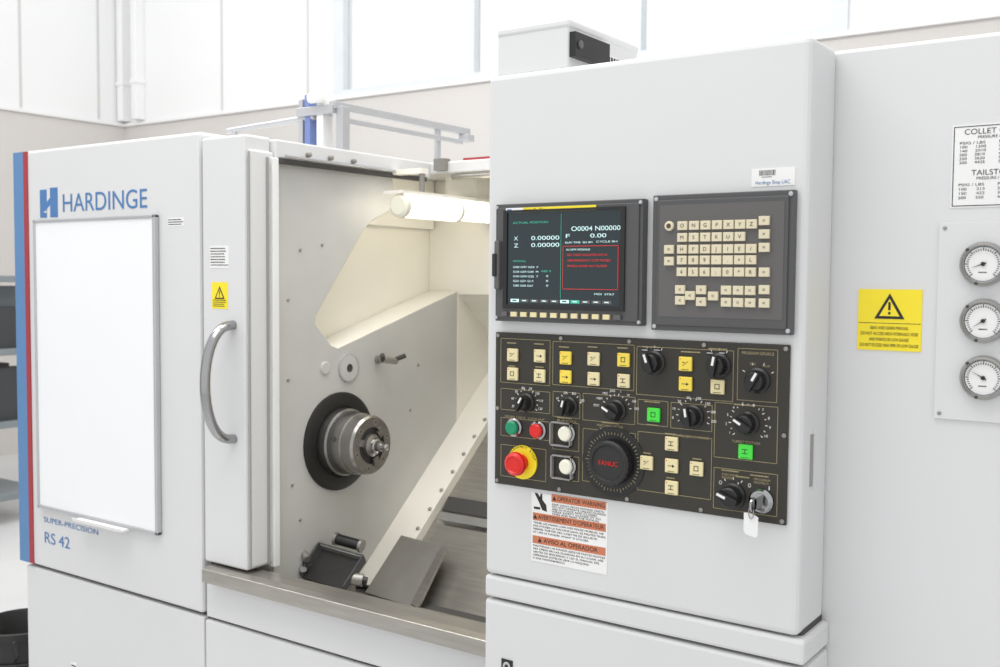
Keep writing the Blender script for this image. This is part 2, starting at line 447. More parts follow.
b.tube((cx0 + .070, cy0 - .012, cz0 - .03), (cx0 + .098, cy0 + .006, cz0 - .034), .017, steeld)
b.tube((cx0 + .096, cy0 + .004, cz0 - .034), (cx0 + .108, cy0 + .011, cz0 - .036), .011, ringm)
b.tube((cx0 - .085, cy0 - .035, cz0 + .022), (cx0 - .055, cy0 - .045, cz0 + .008), .010, steeld)
b.tube((cx0 - .090, cy0 - .03, cz0 - .005), (cx0 - .060, cy0 - .055, cz0 - .018), .009, chrome)
b.tube((cx0 - .075, cy0, .65), (cx0 - .075, cy0 - .03, cz0 + .015), .006, chrome)
b.done('rollers', rb)

# work lamp
wl = empty('fluorescent_work_lamp', lathe)
xl = -1.86; ya, zl = S(402, 206, xl)
b = MB(); ym = S(455, 210, xl)[0]
b.tube((xl, ya, zl), (xl, ym - .006, zl), .031, lampm, 24); b.tube((xl, ym + .006, zl), (xl, 2.60, zl), .027, lampm, 24)
b.done('tube', wl)
b = MB()
b.rev((xl, ya - .018, zl), (0, 1, 0), [(.024, 0), (.033, .005), (.033, .02)], clear)
b.tube((xl, ym - .007, zl), (xl, ym + .007, zl), .033, clear)
b.tube((xl, 2.59, zl), (xl, 2.628, zl), .033, alu)
b.box(xl - .05, xl + .02, ya - .02, 2.60, zl + .033, zl + .042, cream)
b.tube((xl - .02, 2.30, zl + .04), (xl - .02, 2.30, 1.86), .008, steeld)
b.box(-1.99, xl - .01, 2.285, 2.315, 1.845, 1.86, cream)
b.box(-1.99, xl - .01, 2.55, 2.62, zl + .03, 1.862, cream)
b.done('housing', wl)

# overhead rail on roof
orl = empty('bar_guide_rail')
b = MB()
bx = F(310, 120, 2.1)[0]
b.box(bx - .012, bx + .010, 2.09, 2.12, 1.90, 2.06, bluep)
b.box(bx - .036, bx - .020, 2.09, 2.12, 1.90, 2.05, alu)
b.box(bx + .035, bx + .06, 2.09, 2.13, 1.90, 2.055, white)
b.box(bx - .04, bx + .10, 2.085, 2.13, 2.00, 2.025, alu)
b.tube((bx + .02, 2.08, 2.045), (bx + .08, 2.08, 2.045), .014, white)
b.box(bx + .10, bx + .125, 2.10, 2.13, 1.90, 2.02, alu)
b.done('bracket', orl, .002)
b = MB()
b.box(-2.040, -2.020, 2.09, 2.72, 2.012, 2.034, alu)
b.box(-2.012, -2.004, 2.12, 2.66, 1.975, 1.990, alu)
b.box(-2.040, -2.004, 2.68, 2.72, 1.99, 2.012, alu)
b.box(-2.036, -2.024, 2.55, 2.57, 1.877, 2.014, alu)
b.tube((-2.47, 2.1, 1.985), (bx + .02, 2.1, 1.998), .009, alu)
b.tube((-2.44, 2.1, 1.921), (-2.44, 2.1, 1.99), .009, alu)
b.done('beam', orl, .002)

# ------------------------------------------------------------------ right enclosure
b = MB()
b.box(-1.06, 0.7, YR, 2.95, .66, 1.905, paint2)
b.box(-1.06, 0.7, YR + .003, 2.95, 0.0, .655, paint2)
b.done('side_enclosure', lathe, 0.006)

# control cabinet
cc = empty('control_cabinet')
b = MB()
b.box(XPL, XPR, YP, YR - 0.001, ZPB, ZPT, paint)
b.done('cabinet_body', cc, 0.010, 3)
b = MB()
b.box(XPL, XPR + .010, YP, YR - .001, ZPB - .042, ZPB - .003, paint)
b.box(XPL, XPR + .010, YP + .001, YR - .001, 0.05, ZPB - .047, paint)
b.box(XPL + .01, XPR, YP + .02, YR - .001, 0.0, ZPB + .01, seam)
b.done('lower_cabinet', cc, 0.006)
b = MB()
x, z = F(507, 664, YP)
b.box(x - .012, x + .012, YP - .001, YP + .004, z - .03, z + .008, blk)
b.rev((x, YP - .001, z - .004), (0, -1, 0), [(.008, 0), (.008, .001), (.004, .001)], [alu, alu, blk])
zc = F(808, 465, YP)[1]
b.box(XPR - .001, XPR + .001, YP + .035, YP + .048, zc - .04, zc + .04, slotg)
b.box(XPR - .001, XPR + .003, YP + .048, YP + .052, zc - .045, zc + .045, paint2)
b.done('latch', cc, .0005)
# box on top
jb = empty('cable_junction_box')
XJ = F(568, 40, 1.525)[0]; ZJ = 1.99
b = MB()
b.box(XPL + .002, XJ, 1.525, 1.78, ZPT + .001, ZJ, paint2)
b.box(XPL + .002, XJ + .002, 1.523, 1.782, ZJ - .012, ZJ + .002, paint2)
b.done('housing', jb, .004)
b = MB()
y1_, zz1 = S(604, 50, XJ)
b.box(XJ, XJ + .012, 1.53, y1_, ZJ - .062, ZJ - .02, blk)
b.rev((XJ + .012, 1.545, ZJ - .04), (1, 0, 0), [(.007, 0), (.007, .003), (.004, .004)], frame_l, 14)
b.box(XJ, XJ + .002, y1_ + .01, 1.70, ZJ - .055, ZJ - .035, white)
for k in range(6): b.box(XJ + .002, XJ + .003, y1_ + .013 + k * .010, y1_ + .018 + k * .010, ZJ - .052, ZJ - .038, ink)
b.done('connector', jb)

# ---- display unit
du = empty('display_screen')
def rect(px0, py0, px1, py1, Y):
    x0, z1 = F(px0, py0, Y); x1, z0 = F(px1, py1, Y); return x0, x1, z0, z1
YD = YP - .018
x0 = F(495.5, 265, YD)[0]; x1 = F(642.5, 265, YD)[0]; z1 = F(495, 206, YD)[1]; z0 = F(495, 319, YD)[1]
z1 = (z1 + F(642, 197, YD)[1]) / 2; z0 = (z0 + F(640, 328, YD)[1]) / 2
DU = (x0, x1, z0, z1)
b = MB(); b.box(x0, x1, YD, YP - .0005, z0, z1, frame_m)
b.box(x0 + .006, x1 - .006, YD - .003, YD, z0 + .006, z1 - .006, frame_m); b.done('bezel', du, .003)
ex0, ez1 = F(509, 213, YD); ex1, ez0 = F(621, 307, YD)
b = MB()
for a in ((ex0 - .008, ex0, ez0, ez1), (ex1, ex1 + .008, ez0, ez1), (ex0 - .008, ex1 + .008, ez0 - .007, ez0), (ex0 - .008, ex1 + .008, ez1, ez1 + .004)):
    b.box(a[0], a[1], YD - .006, YD - .002, a[2], a[3], blk)
b.box(ex0, ex1, YD - .0035, YD - .001, ez0, ez1, lcd)
b.done('screen', du)
YS = YD - .004
b = MB()
lx0 = F(506, 210, YS)[0]; lx1 = F(523, 210, YS)[0]; lx2 = F(596, 208, YS)[0]; lz = z1 - .0115
b.box(lx0, lx1, YS - .0005, YS + .001, lz - .004, lz + .004, board)
b.box(lx0 + .003, lx0 + .012, YS - .001, YS, lz - .002, lz + .002, blue2)
b.box(lx1, lx2, YS - .0005, YS + .001, lz - .004, lz + .004, yel)
n = 12; kx0 = F(505, 316, YS)[0]; kx1 = F(618, 316, YS)[0]; kz = z0 + .013
for k in range(n):
    xc = kx0 + (kx1 - kx0) * k / (n - 1)
    b.box(xc - .006, xc + .006, YS - .004, YS, kz - .004, kz + .004, opkey if k not in (0, 11) else frame_l)
b.done('softkeys', du)
text('Series Oi - TC', lx1 + .004, lz - .0022, YS - .0012, ink, du, h=.0044)
b = MB()
yl = YS - .0006
bx0, bx1, bz0, bz1 = rect(563, 246, 618, 290, YS)
for a in ((bx0, bx1, bz0, bz0 + .0008), (bx0, bx1, bz1 - .0008, bz1), (bx0, bx0 + .0008, bz0, bz1), (bx1 - .0008, bx1, bz0, bz1)):
    b.box(a[0], a[1], yl, YS, a[2], a[3], lcdr)
mxx = F(561, 260, YS)[0]
b.box(mxx - .0005, mxx, yl, YS, ez0 + .012, ez1 - .004, lcdg)
for k in range(10):
    w_ = (ex1 - ex0 - .02) / 10; xx = ex0 + .008 + k * w_
    b.box(xx, xx + w_ * .85, yl, YS, ez0 + .004, ez0 + .0095, lcdt if k in (0, 5) else (lcdg if k == 6 else frame_l))
    b.box(xx + w_ * .2, xx + w_ * .6, yl - .0003, YS, ez0 + .006, ez0 + .0078, lcd if k in (0, 5) else lcdt)
b.done('screen_graphics', du)
def stext(s, px, py, px1, h, m, par, Y=YS - .0008):
    x, z = F(px, py, Y); x2 = F(px1, py, Y)[0]; return text(s, x, z, Y, m, par, w=x2 - x, h=h)
stext('X', 514, 240.5, 518, .0068, lcdt, du); stext('0.00000', 531, 240, 559, .0068, lcdt, du)
stext('Z', 514, 247.5, 518, .0068, lcdt, du); stext('0.00000', 531, 247, 559, .0068, lcdt, du)
stext('O0004 N00000', 571, 231, 620, .0075, lcdt, du)
stext('F', 565, 238, 569, .0065, lcdt, du)
stext('0.00', 590, 237.5, 606, .0065, lcdt, du)
stext('ACTUAL POSITION', 513, 224, 548, .0035, lcdg, du)
stext('RUN TIME  0H 0M', 565, 243.5, 592, .003, lcdt, du); stext('CYCLE 0H', 596, 242.5, 617, .003, lcdt, du)
stext('ALARM MESSAGE', 566, 250.5, 590, .003, lcdt, du)
for k, s_ in enumerate(('2001 TURRET UNCLAMPED SWITCH', '1008 EMERGENCY STOP PRESSED', 'SPINDLE DOOR NOT CLOSED')):
    stext(s_, 567, 256 + k * 5.5, 607 + 3 * (k % 2), .0034, lcdr, du)
stext('MODAL', 513, 262, 526, .003, lcdg, du)
for k, s_ in enumerate(('G00 G97 G54  F', 'G18 G69 G40  M', 'G90 G99 G25  T', 'G22 G21 G13', 'G80 G50 G67')):
    stext(s_, 513, 268 + k * 4.6, 538 if k < 3 else 533, .0032, lcdt, du)
stext('ABS 0', 541, 272, 551, .003, lcdg, du); stext('MDI  STRT', 594, 295, 614, .003, lcdt, du)
for k in range(3): stext('0', 546, 277 + k * 4.8, 548, .0032, lcdt, du)
b = MB()  # card door on left edge
xh, zh = F(497, 265, YD - .008)
b.box(xh - .004, xh + .006, YD - .012, YD, zh - .042, zh + .042, frame_l)
b.box(xh - .006, xh + .002, YD - .016, YD - .010, zh - .02, zh + .02, blk2)
b.done('side_latch', du, .002)
b = MB()
for sx in (DU[0] + .004, DU[1] - .004):
    for sz in (DU[2] + .006, DU[3] - .006): b.rev((sx, YD, sz), (0, -1, 0), [(.003, 0), (.003, .0035), (.002, .004)], alu, 10)
b.done('corner_screws', du)

# ---- keyboard panel
kb = empty('keyboard_panel')
YK = YP - .012
x0 = F(652, 265, YK)[0]; x1 = F(793.5, 265, YK)[0]
z1 = (F(652, 196, YK)[1] + F(794, 189, YK)[1]) / 2; z0 = (F(651, 330, YK)[1] + F(791, 335, YK)[1]) / 2
KB = (x0, x1, z0, z1)
b = MB(); b.box(x0, x1, YK, YP - .0005, z0, z1, frame_m); b.box(x0 + .008, x1 - .008, YK - .003, YK, z0 + .008, z1 - .008, frame_m)
b.done('bezel', kb, .003)
b = MB(); b.box(x0 + .014, x1 - .014, YK - .0035, YK, z0 + .022, z1 - .016, frame_l); b.done('keypad_field', kb)
b = MB(); YKK = YK - .0035
rows = [225, 237, 249, 260, 272]; cols = [683, 694.5, 706, 717.5, 729, 740.5, 752]
letters = ['ONGPXYZ', 'MSTKUVW', 'HFDJIE/', '789-.+L', '456;0*R']
def key(b, x, z, Y, w=.0082, h=.0068, m=beige, t=.005): b.box(x - w, x + w, Y - t, Y, z - h, z + h, m)
kpos = []
for i, ry in enumerate(rows):
    z = F(715, ry, YKK)[1]
    for j, cx in enumerate(cols):
        if j == 6 and i in (1,): continue
        x = F(cx, 250, YKK)[0]; key(b, x, z, YKK); kpos.append((x, z, letters[i][j]))
for (cx, ry) in ((670, 249), (670, 261), (765, 222), (765, 235), (765, 248), (765, 272),
                 (681, 290), (681, 301), (702, 290), (702, 302), (691, 296), (714, 296),
                 (727, 290), (739, 290), (751, 290), (727, 302), (739, 302), (751, 302), (765, 289), (765, 302)):
    x, z = F(cx, ry, YKK)
    z = F(715, ry, YKK)[1]
    key(b, x, z, YKK); kpos.append((x, z, '<' if cx < 716 and ry > 280 else '='))
x = F(670, 225, YKK)[0]; z = F(715, 225, YKK)[1]
b.rev((x, YKK, z), (0, -1, 0), [(.0078, 0), (.0078, .004), (.006, .005), (.004, .005)], [beige, beige, beige, inkb], 20)
b.done('keys', kb, .0008)
for x, z, ch_ in kpos:
    text(ch_, x, z - .0028, YKK - .0053, inkb, kb, h=.0058, align='CENTER', name='key_legend')
b = MB()
for sx in (KB[0] + .006, KB[1] - .006):
    for sz in (KB[2] + .006, KB[3] - .006):
        b.rev((sx, YK, sz), (0, -1, 0), [(.0035, 0), (.0035, .0015), (.002, .002)], alu, 10)
b.done('screws', kb)

# ---- operator panel
op = empty('operator_control_panel')
YO = YP - .005
x0 = F(495, 400, YO)[0]; x1 = F(788, 440, YO)[0]
z1 = (F(496, 331, YO)[1] + F(789, 346, YO)[1]) / 2; z0 = (F(494, 484, YO)[1] + F(786, 525, YO)[1]) / 2
b = MB(); b.box(x0, x1, YO, YP - .0005, z0, z1, panelm); b.done('panel_plate', op, .002)
b = MB()
for sx in [x0 + .006 + (x1 - x0 - .012) * k / 4 for k in range(5)]:
    for sz in (z0 + .006, z1 - .006): b.rev((sx, YO, sz), (0, -1, 0), [(.0035, 0), (.0035, .0015), (.0015, .002)], steeld, 10)
for sx in (x0 + .006, x1 - .006):
    b.rev((sx, YO, (z0 + z1) / 2), (0, -1, 0), [(.0035, 0), (.0035, .0015), (.0015, .002)], steeld, 10)
b.done('screws', op)
b = MB()
def outline(px0, py0, px1, py1, t=.0007):
    a0, a1, c0, c1 = rect(px0, py0, px1, py1, YO)
    for q in ((a0, a1, c0, c0 + t), (a0, a1, c1 - t, c1), (a0, a0 + t, c0, c1), (a1 - t, a1, c0, c1)):
        b.box(q[0], q[1], YO - .0005, YO, q[2], q[3], tan)
for q in ((501, 338, 550, 386), (553, 341, 634, 391), (637, 346, 733, 402), (738, 348, 777, 403),
          (501, 388, 550, 414), (553, 391, 580, 419), (583, 393, 635, 425), (638, 399, 668, 427), (671, 402, 712, 432), (715, 402, 777, 464),
          (501, 417, 550, 441), (553, 421, 579, 452), (583, 428, 635, 488), (638, 431, 711, 500), (501, 444, 546, 482), (553, 454, 579, 482), (714, 467, 777, 517)):
    outline(*q)
def legend(px, py, w, Y=YO, n=1, m=tan):
    x, z = F(px, py, Y); b.lines(x - w / 2, x + w / 2 * 1.2, z - .0022 * n, z + .0022 * n, n, Y - .0006, m, .45)
for q in ((512, 343, .02), (539, 344, .02), (564, 347, .02), (593, 347, .02), (623, 348, .02), (651, 347, .03), (690, 352, .03), (718, 349, .03),
          (512, 366, .015), (539, 367, .015), (565, 418, .03), (610, 423, .03),
          (731, 471, .03), (760, 476, .03), (742, 477, .02), (608, 429, .03), (653, 402, .03), (653, 425, .02), (744, 405, .03), (565, 424, .02), (565, 456, .02),
          (671, 434, .02), (646, 453, .015), (697, 459, .015), (671, 478, .015)):
    legend(*q)
b.done('printed_legends', op)
def otext(s, px, py, px1, h=.0042, m=tan):
    x, z = F(px, py, YO); text(s, x, z, YO - .0006, m, op, w=F(px1, py, YO)[0] - x, h=h)
otext('PROGRAM SOURCE', 742, 354, 774); otext('WORK LIGHT  COOLANT', 505, 417, 545, .0038); otext('MACHINE MODE', 597, 426, 623); otext('SPINDLE JOG OVERRIDE', 673, 436, 709, .0038)
otext('TURRET STATION', 732, 442, 760, .0038); otext('CNC', 750, 365, 756, .0035); otext('AUX', 763, 367, 770, .0035); otext('RAPID', 557, 421, 576, .0035)
otext('O', 719, 484, 722, .006, white); otext('I', 737, 486, 738, .006, white); otext('O', 748, 487, 751, .006, white); otext('I', 768, 490, 769, .006, white)
otext('MACHINE\nPOWER', 722, 475, 738, .0035); otext('PROGRAM\nPROTECT', 754, 480, 770, .0035)
b = MB(); opk = []
def okey(px, py, m=opkey, w=.0112, h=.0112):
    x, z = F(px, py, YO - .005); key(b, x, z, YO, w, h, m, .005); opk.append((x, z))
for cx, cyy in ((512, 355), (539, 356), (512, 374), (539, 376), (593, 359), (593, 379), (717, 387), (671, 444), (646, 463), (671, 466), (696, 469), (671, 488)): okey(cx, cyy)
for cx, cyy in ((565, 358), (565, 377), (623, 360), (623, 381), (685, 364), (685, 384)): okey(cx, cyy, yelk if cyy != 381 else opkey)
okey(653, 415, grnl); okey(745, 452, grnl)
b.done('push_keys', op, .0015)
b = MB(ink)
for n_, (x, z) in enumerate(opk):
    t = (n_ * 7 + 3) % 4; y = YO - .0054
    b.box(x - .006, x + .006, y, y + .0004, z - .0092, z - .0084, inkb)
    if t == 0:
        b.box(x - .005, x + .004, y, y + .0004, z + .003, z + .004, ink); b.box(x - .005, x + .004, y, y + .0004, z - .003, z - .002, ink); b.box(x - .001, x, y, y + .0004, z - .002, z + .003, ink)
    elif t == 1:
        for q in ((-.004, .004, .0035, .0045), (-.004, .004, -.0035, -.0025), (-.004, -.003, -.0035, .0045), (.003, .004, -.0035, .0045)): b.box(x + q[0], x + q[1], y, y + .0004, z + q[2], z + q[3], ink)
    elif t == 2: b.box(x - .006, x + .006, y, y + .0004, z - .0004, z + .0004, ink); b.prism([(x + .002, y, z - .0025), (x + .006, y, z), (x + .002, y, z + .0025)], (0, .0004, 0), ink)
    else: b.prism([(x - .005, y, z - .003), (x - .004, y, z - .003), (x + .005, y, z + .004), (x + .004, y, z + .004)], (0, .0004, 0), ink); b.box(x - .005, x - .001, y, y + .0004, z + .002, z + .003, ink)
    b.box(x - .009, x - .0075, y, y + .0004, z + .0075, z + .009, redb)
b.done('key_symbols', op)
b = MB()
def knob(px, py, r=.015, ticks=7, tr=.026, a0=-30, a1=210, ptr=100):
    h = .020
    x, z = F(px, py, YO - h * .6)
    b.rev((x, YO, z), (0, -1, 0), [(r * 1.25, 0), (r * 1.25, .003), (r * 1.05, .005), (r, .006), (r * .92, h), (r * .8, h + .002)], blk, 28)
    a = rad(ptr); dx, dz = math.cos(a), math.sin(a); nx, nz = -dz, dx; w = r * .3
    P = [(x - dx * r + nx * w * s_, YO - h, z - dz * r + nz * w * s_) for s_ in (1, -1)] + [(x + dx * r + nx * w * s_, YO - h, z + dz * r + nz * w * s_) for s_ in (-1, 1)]
    b.prism(P, (0, -.008, 0), blk)
    w2 = r * .12
    P = [(x + dx * r * .1 + nx * w2 * s_, YO - h - .0082, z + dz * r * .1 + nz * w2 * s_) for s_ in (1, -1)] + [(x + dx * r * .98 + nx * w2 * s_, YO - h - .0082, z + dz * r * .98 + nz * w2 * s_) for s_ in (-1, 1)]
    b.prism(P, (0, -.0005, 0), white)
    for k in range(ticks):
        a = rad(a0 + (a1 - a0) * k / max(1, ticks - 1)); w3 = .0011; L_ = .004 if k % 2 == 0 or ticks < 8 else .0025
        c, s2 = math.cos(a), math.sin(a)
        P = [(x + c * tr - s2 * w3 / 2, YO - .0006, z + s2 * tr + c * w3 / 2), (x + c * tr + s2 * w3 / 2, YO - .0006, z + s2 * tr - c * w3 / 2),
             (x + c * (tr + L_) + s2 * w3 / 2, YO - .0006, z + s2 * (tr + L_) - c * w3 / 2), (x + c * (tr + L_) - s2 * w3 / 2, YO - .0006, z + s2 * (tr + L_) + c * w3 / 2)]
        b.prism(P, (0, .0005, 0), white)
knob(651, 363, .0155, 3, .023, 60, 120, ptr=110)
knob(716, 366, .0155, 3, .023, 60, 120, ptr=80)
knob(755, 381, .0155, 4, .024, 30, 150, ptr=60)
knob(523, 403, .013, 12, .021, ptr=60)
knob(566, 407, .013, 6, .021, 20, 160, ptr=75)
knob(613, 411, .0145, 10, .024, 10, 170, ptr=150)
knob(690, 417, .0145, 12, .025, -20, 200, ptr=100)
knob(745, 424, .0145, 15, .027, -40, 220, ptr=150)
knob(730, 497, .0165, 3, .025, 60, 120, ptr=160)
b.done('selector_knobs', op)
b = MB()
for px, py in ((645, 350), (657, 350), (710, 353), (722, 353)):
    x, z = F(px, py, YO)
    b.box(x - .006, x + .006, YO - .0006, YO, z - .003, z + .003, blk); b.box(x - .005, x + .005, YO - .001, YO, z - .0005, z + .0005, white)
b.done('value_chips', op)
def dial_numbers(px, py, r_, vals, a0, a1, h=.0042):
    x, z = F(px, py, YO - .012)
    for k, v in enumerate(vals):
        a = rad(a0 + (a1 - a0) * k / (len(vals) - 1))
        text(v, x + math.cos(a) * r_, z + math.sin(a) * r_ * .85 - h / 2, YO - .0006, white, op, h=h, align='CENTER', name='dial_number')
dial_numbers(523, 403, .030, ['50', '60', '70', '80', '90', '100', '110', '120'], 200, -20)
dial_numbers(613, 411, .038, ['EDIT', 'MEM', 'MDI', 'JOG', '1', '10', '100', 'REF'], 170, 10, .0038)
dial_numbers(690, 417, .035, ['0', '10', '30', '60', '100', '150', '180', '200'], 190, -10)
dial_numbers(745, 424, .035, ['1', '2', '3', '4', '5', '6', '7', '8', '9', '10'], 215, -35)
dial_numbers(566, 407, .028, ['10', '25', '50', '100'], 150, 30)
b = MB()
def button(px, py, r, h, m, ring=alu):
    x, z = F(px, py, YO - h)
    b.rev((x, YO, z), (0, -1, 0), [(r * 1.3, 0), (r * 1.3, .004), (r * 1.08, .006), (r * 1.05, h * .7), (r, h * .7), (r * .97, h), (r * .8, h + .002)], [ring, ring, ring, ring, m, m, m], 28)
button(511, 428, .0125, .012, grn, gaugem); button(535, 431, .0125, .012, redb, gaugem)
button(564, 434, .0125, .012, clear, gaugem); button(565, 467, .0125, .012, clear, gaugem)
b.done('round_buttons', op)
b = MB()
for px, py in ((562, 434), (563, 467)):
    x, z = F(px, py, YO); w = .0205
    for q in ((-w, w, w - .002, w), (-w, w, -w, -w + .002), (-w, -w + .002, -w, w), (w - .002, w, -w, w)):
        b.box(x + q[0], x + q[1], YO - .008, YO, z + q[2], z + q[3], slotg)
b.done('button_guards', op)
# mushroom stop
b = MB()
x, z = F(523, 462, YO)
b.rev((x, YO, z), (0, -1, 0), [(.030, 0), (.030, .003), (.018, .004)], yel, 36)
b.rev((x, YO, z), (0, -1, 0), [(.014, .003), (.014, .016), (.019, .018), (.021, .022), (.020, .028), (.015, .032), (.013, .030), (.005, .030)], redb, 36)
b.done('emergency_stop_button', op)
for k, ch_ in enumerate('EMERGENCY STOP'):
    a = rad(160 - k * 11); r_ = .0255
    t = text(ch_, x + math.cos(a) * r_, z + math.sin(a) * r_, YO - .0042, ink, op, h=.0045, align='CENTER')
    t.rotation_euler = (rad(90), -(a - math.pi / 2), 0)
# handwheel
b = MB()
x, z = F(609, 463, YO - .015)
b.rev((x, YO, z), (0, -1, 0), [(.058, 0), (.058, .0015), (.040, .0018)], blk, 64)
b.rev((x, YO, z), (0, -1, 0), [(.036, .001), (.036, .008), (.037, .010), (.037, .018), (.034, .021), (.030, .021), (.028, .018)], blk2, 48)
for k in range(50):
    a = 2 * math.pi * k / 50; L_ = .007 if k % 5 == 0 else .004; c, s2 = math.cos(a), math.sin(a); w3 = .0009; t0 = .045
    P = [(x + c * t0 - s2 * w3 / 2, YO - .0021, z + s2 * t0 + c * w3 / 2), (x + c * t0 + s2 * w3 / 2, YO - .0021, z + s2 * t0 - c * w3 / 2),
         (x + c * (t0 + L_) + s2 * w3 / 2, YO - .0021, z + s2 * (t0 + L_) - c * w3 / 2), (x + c * (t0 + L_) - s2 * w3 / 2, YO - .0021, z + s2 * (t0 + L_) + c * w3 / 2)]
    b.prism(P, (0, .0003, 0), tan)
for k in range(24):
    a = 2 * math.pi * k / 24
    b.tube((x + math.cos(a) * .0365, YO - .009, z + math.sin(a) * .0365), (x + math.cos(a) * .0365, YO - .018, z + math.sin(a) * .0365), .0015, blk2, 8)
b.done('handwheel', op)
text('FANUC', x - .018, z - .004, YO - .0188, redb, op, w=.036, h=.008)
# key switch
b = MB()
kx, kz_ = F(759, 502, YO - .012)
b.rev((kx, YO, kz_), (0, -1, 0), [(.019, 0), (.019, .005), (.016, .009), (.013, .010), (.013, .012), (.006, .012)], [gaugem, gaugem, gaugem, seam, gaugem, gaugem], 28)
b.box(kx - .0015, kx + .0015, YO - .034, YO - .010, kz_ - .008, kz_ + .008, gaugem)
b.rev((kx - .0015, YO - .036, kz_), (1, 0, 0), [(.011, 0), (.011, .003)], gaugem, 20)
b.done('key_switch', op)
b = MB()
ty = YO - .036
ring = [(kx + .004 * math.sin(t) - .002, ty - .002, kz_ - .012 + .009 * math.cos(t)) for t in [2 * math.pi * k / 16 for k in range(17)]]
b.sweep(ring, .0008, gaugem, ref=(0, 1, 0), seg=6)
cx_ = kx - .003; cz_ = kz_ - .018
P = [(-.011, 0), (-.004, .002), (.004, .002), (.011, 0), (.011, -.027), (.008, -.031), (-.008, -.031), (-.011, -.027)]
b.prism([(cx_ + p_, ty, cz_ + q_ + .002 - .2 * p_) for p_, q_ in P], (0, .0015, 0), white)
b.done('key_tag', op)

# ---- labels on cabinet
wl_ = MB()
YL = YP
x0, x1, z0, z1 = label_rect(wl_, 532, 492, 607, 575, YL, white)
z1 = F(570, 494.5, YL)[1]
W = x1 - x0; Hh = z1 - z0
def hdr(fz, x_a, hh=.0135):
    zt_ = z1 - Hh * fz; wl_.box(x_a, x1 - .003, YL - .0012, YL, zt_ - hh, zt_, orange); return zt_ - hh
xi = x0 + W * .27
l1 = hdr(.03, xi); l2 = hdr(.32, x0 + .003); l3 = hdr(.64, x0 + .003)
wl_.prism([(x0 + .006, YL - .0012, z1 - .006), (x0 + .012, YL - .0012, z1 - .006), (x0 + .030, YL - .0012, z1 - .024), (x0 + .032, YL - .0012, z1 - .036), (x0 + .022, YL - .0012, z1 - .034), (x0 + .016, YL - .0012, z1 - .022)], (0, .0004, 0), ink)
wl_.prism([(x0 + .018, YL - .0012, z1 - .006), (x0 + .022, YL - .0012, z1 - .006), (x0 + .022, YL - .0012, z1 - .018), (x0 + .018, YL - .0012, z1 - .014)], (0, .0004, 0), ink)
wl_.box(x0 + .005, x0 + .018, YL - .0012, YL, z1 - .034, z1 - .030, ink)
wlo = wl_.done('operator_warning_label')
for s_, zz_, xa_, xe in (('OPERATOR WARNING', l1, xi + .012, .006), ("AVERTISSEMENT D'OPERATEUR", l2, x0 + .014, .006), ('AVISO AL OPERADOR', l3, x0 + .026, .018)):
    text(s_, xa_, zz_ + .0035, YL - .0014, ink, wlo, w=x1 - xe - xa_, h=.0075)
body = {1: ('KEEP AWAY FROM MOVING PARTS', 'DO NOT OPERATE UNLESS GUARDS', 'ARE IN PLACE AND CLOSED.', 'WEAR SAFETY GLASSES AT ALL', 'TIMES AND READ THE MANUAL'),
        2: ('TENIR LES MAINS LOIN DES PIECES MOBILES. NE', 'PAS UTILISER LA MACHINE SANS LES PROTECTEURS', 'FERMES. PORTER DES LUNETTES DE SECURITE', 'ET LIRE LE MANUEL AVANT D UTILISER'),
        3: ('MANTENGA LAS MANOS LEJOS DE PARTES MOVILES', 'NO OPERE SIN LAS GUARDAS EN SU LUGAR. USE', 'LENTES DE SEGURIDAD Y LEA EL MANUAL DEL', 'OPERADOR ANTES DE USAR LA MAQUINA', 'O DAR MANTENIMIENTO')}
for k, xa_, zz_, dz in ((1, xi + .001, l1, .0042), (2, x0 + .004, l2, .0055), (3, x0 + .004, l3, .0055)):
    wf = x1 - .004 - xa_; mxl = max(len(q) for q in body[k])
    for j, s_ in enumerate(body[k]): text(s_, xa_, zz_ - .0055 - j * dz, YL - .0012, ink, wlo, w=wf * len(s_) / mxl, h=.0032)
b = MB()
for zz_, xa_ in ((l1, xi + .006), (l2, x0 + .008), (l3, x0 + .018)): b.prism([(xa_ - .004, YL - .0014, zz_ + .003), (xa_ + .004, YL - .0014, zz_ + .003), (xa_, YL - .0014, zz_ + .011)], (0, .0002, 0), ink)
b.done('alert_triangles', wlo)
b = MB()
x0, x1, z0, z1 = label_rect(b, 752, 169, 795, 185, YP, white)
x = x0 + .012
while x < x1 - .03:
    w = random.choice((.0008, .0014)); b.box(x, x + w, YP - .0012, YP, z1 - .011, z1 - .003, ink); x += w + .0012
b.lines(x0 + .016, x1 - .034, z1 - .0142, z1 - .012, 1, YP - .0012, ink)
bo = b.done('barcode_label')
text('Hardinge Shop UAC', x0 + .006, z0 + .003, YP - .001, blue2, bo, w=(x1 - x0) * .8, h=.0055)

# ---- caution sign
b = MB()
x0, x1, z0, z1 = label_rect(b, 859, 289, 921, 352, YR, yel, .0015)
cxx = (x0 + x1) / 2
b.box(x0 + .001, x1 - .001, YR - .0018, YR - .0014, z0 + .041, z0 + .0418, ink)
triangle(b, cxx, z1 - .027, .022, YR - .0022, ink, yel)
cs = b.done('caution_sign')
for k, (s_, f_) in enumerate((('READ AND LEARN MANUAL', .60), ('DO NOT ACCESS HIGH HYDRAULIC HOSE', .90), ('AND POINTS OF LOW GAUGE', .62), ('DO NOT EXCEED MAX RPM OF LOW GAUGE', .92))):
    w_ = (x1 - x0) * f_; text(s_, cxx - w_ / 2, z0 + .032 - k * .0088, YR - .002, ink, cs, w=w_, h=.0048)
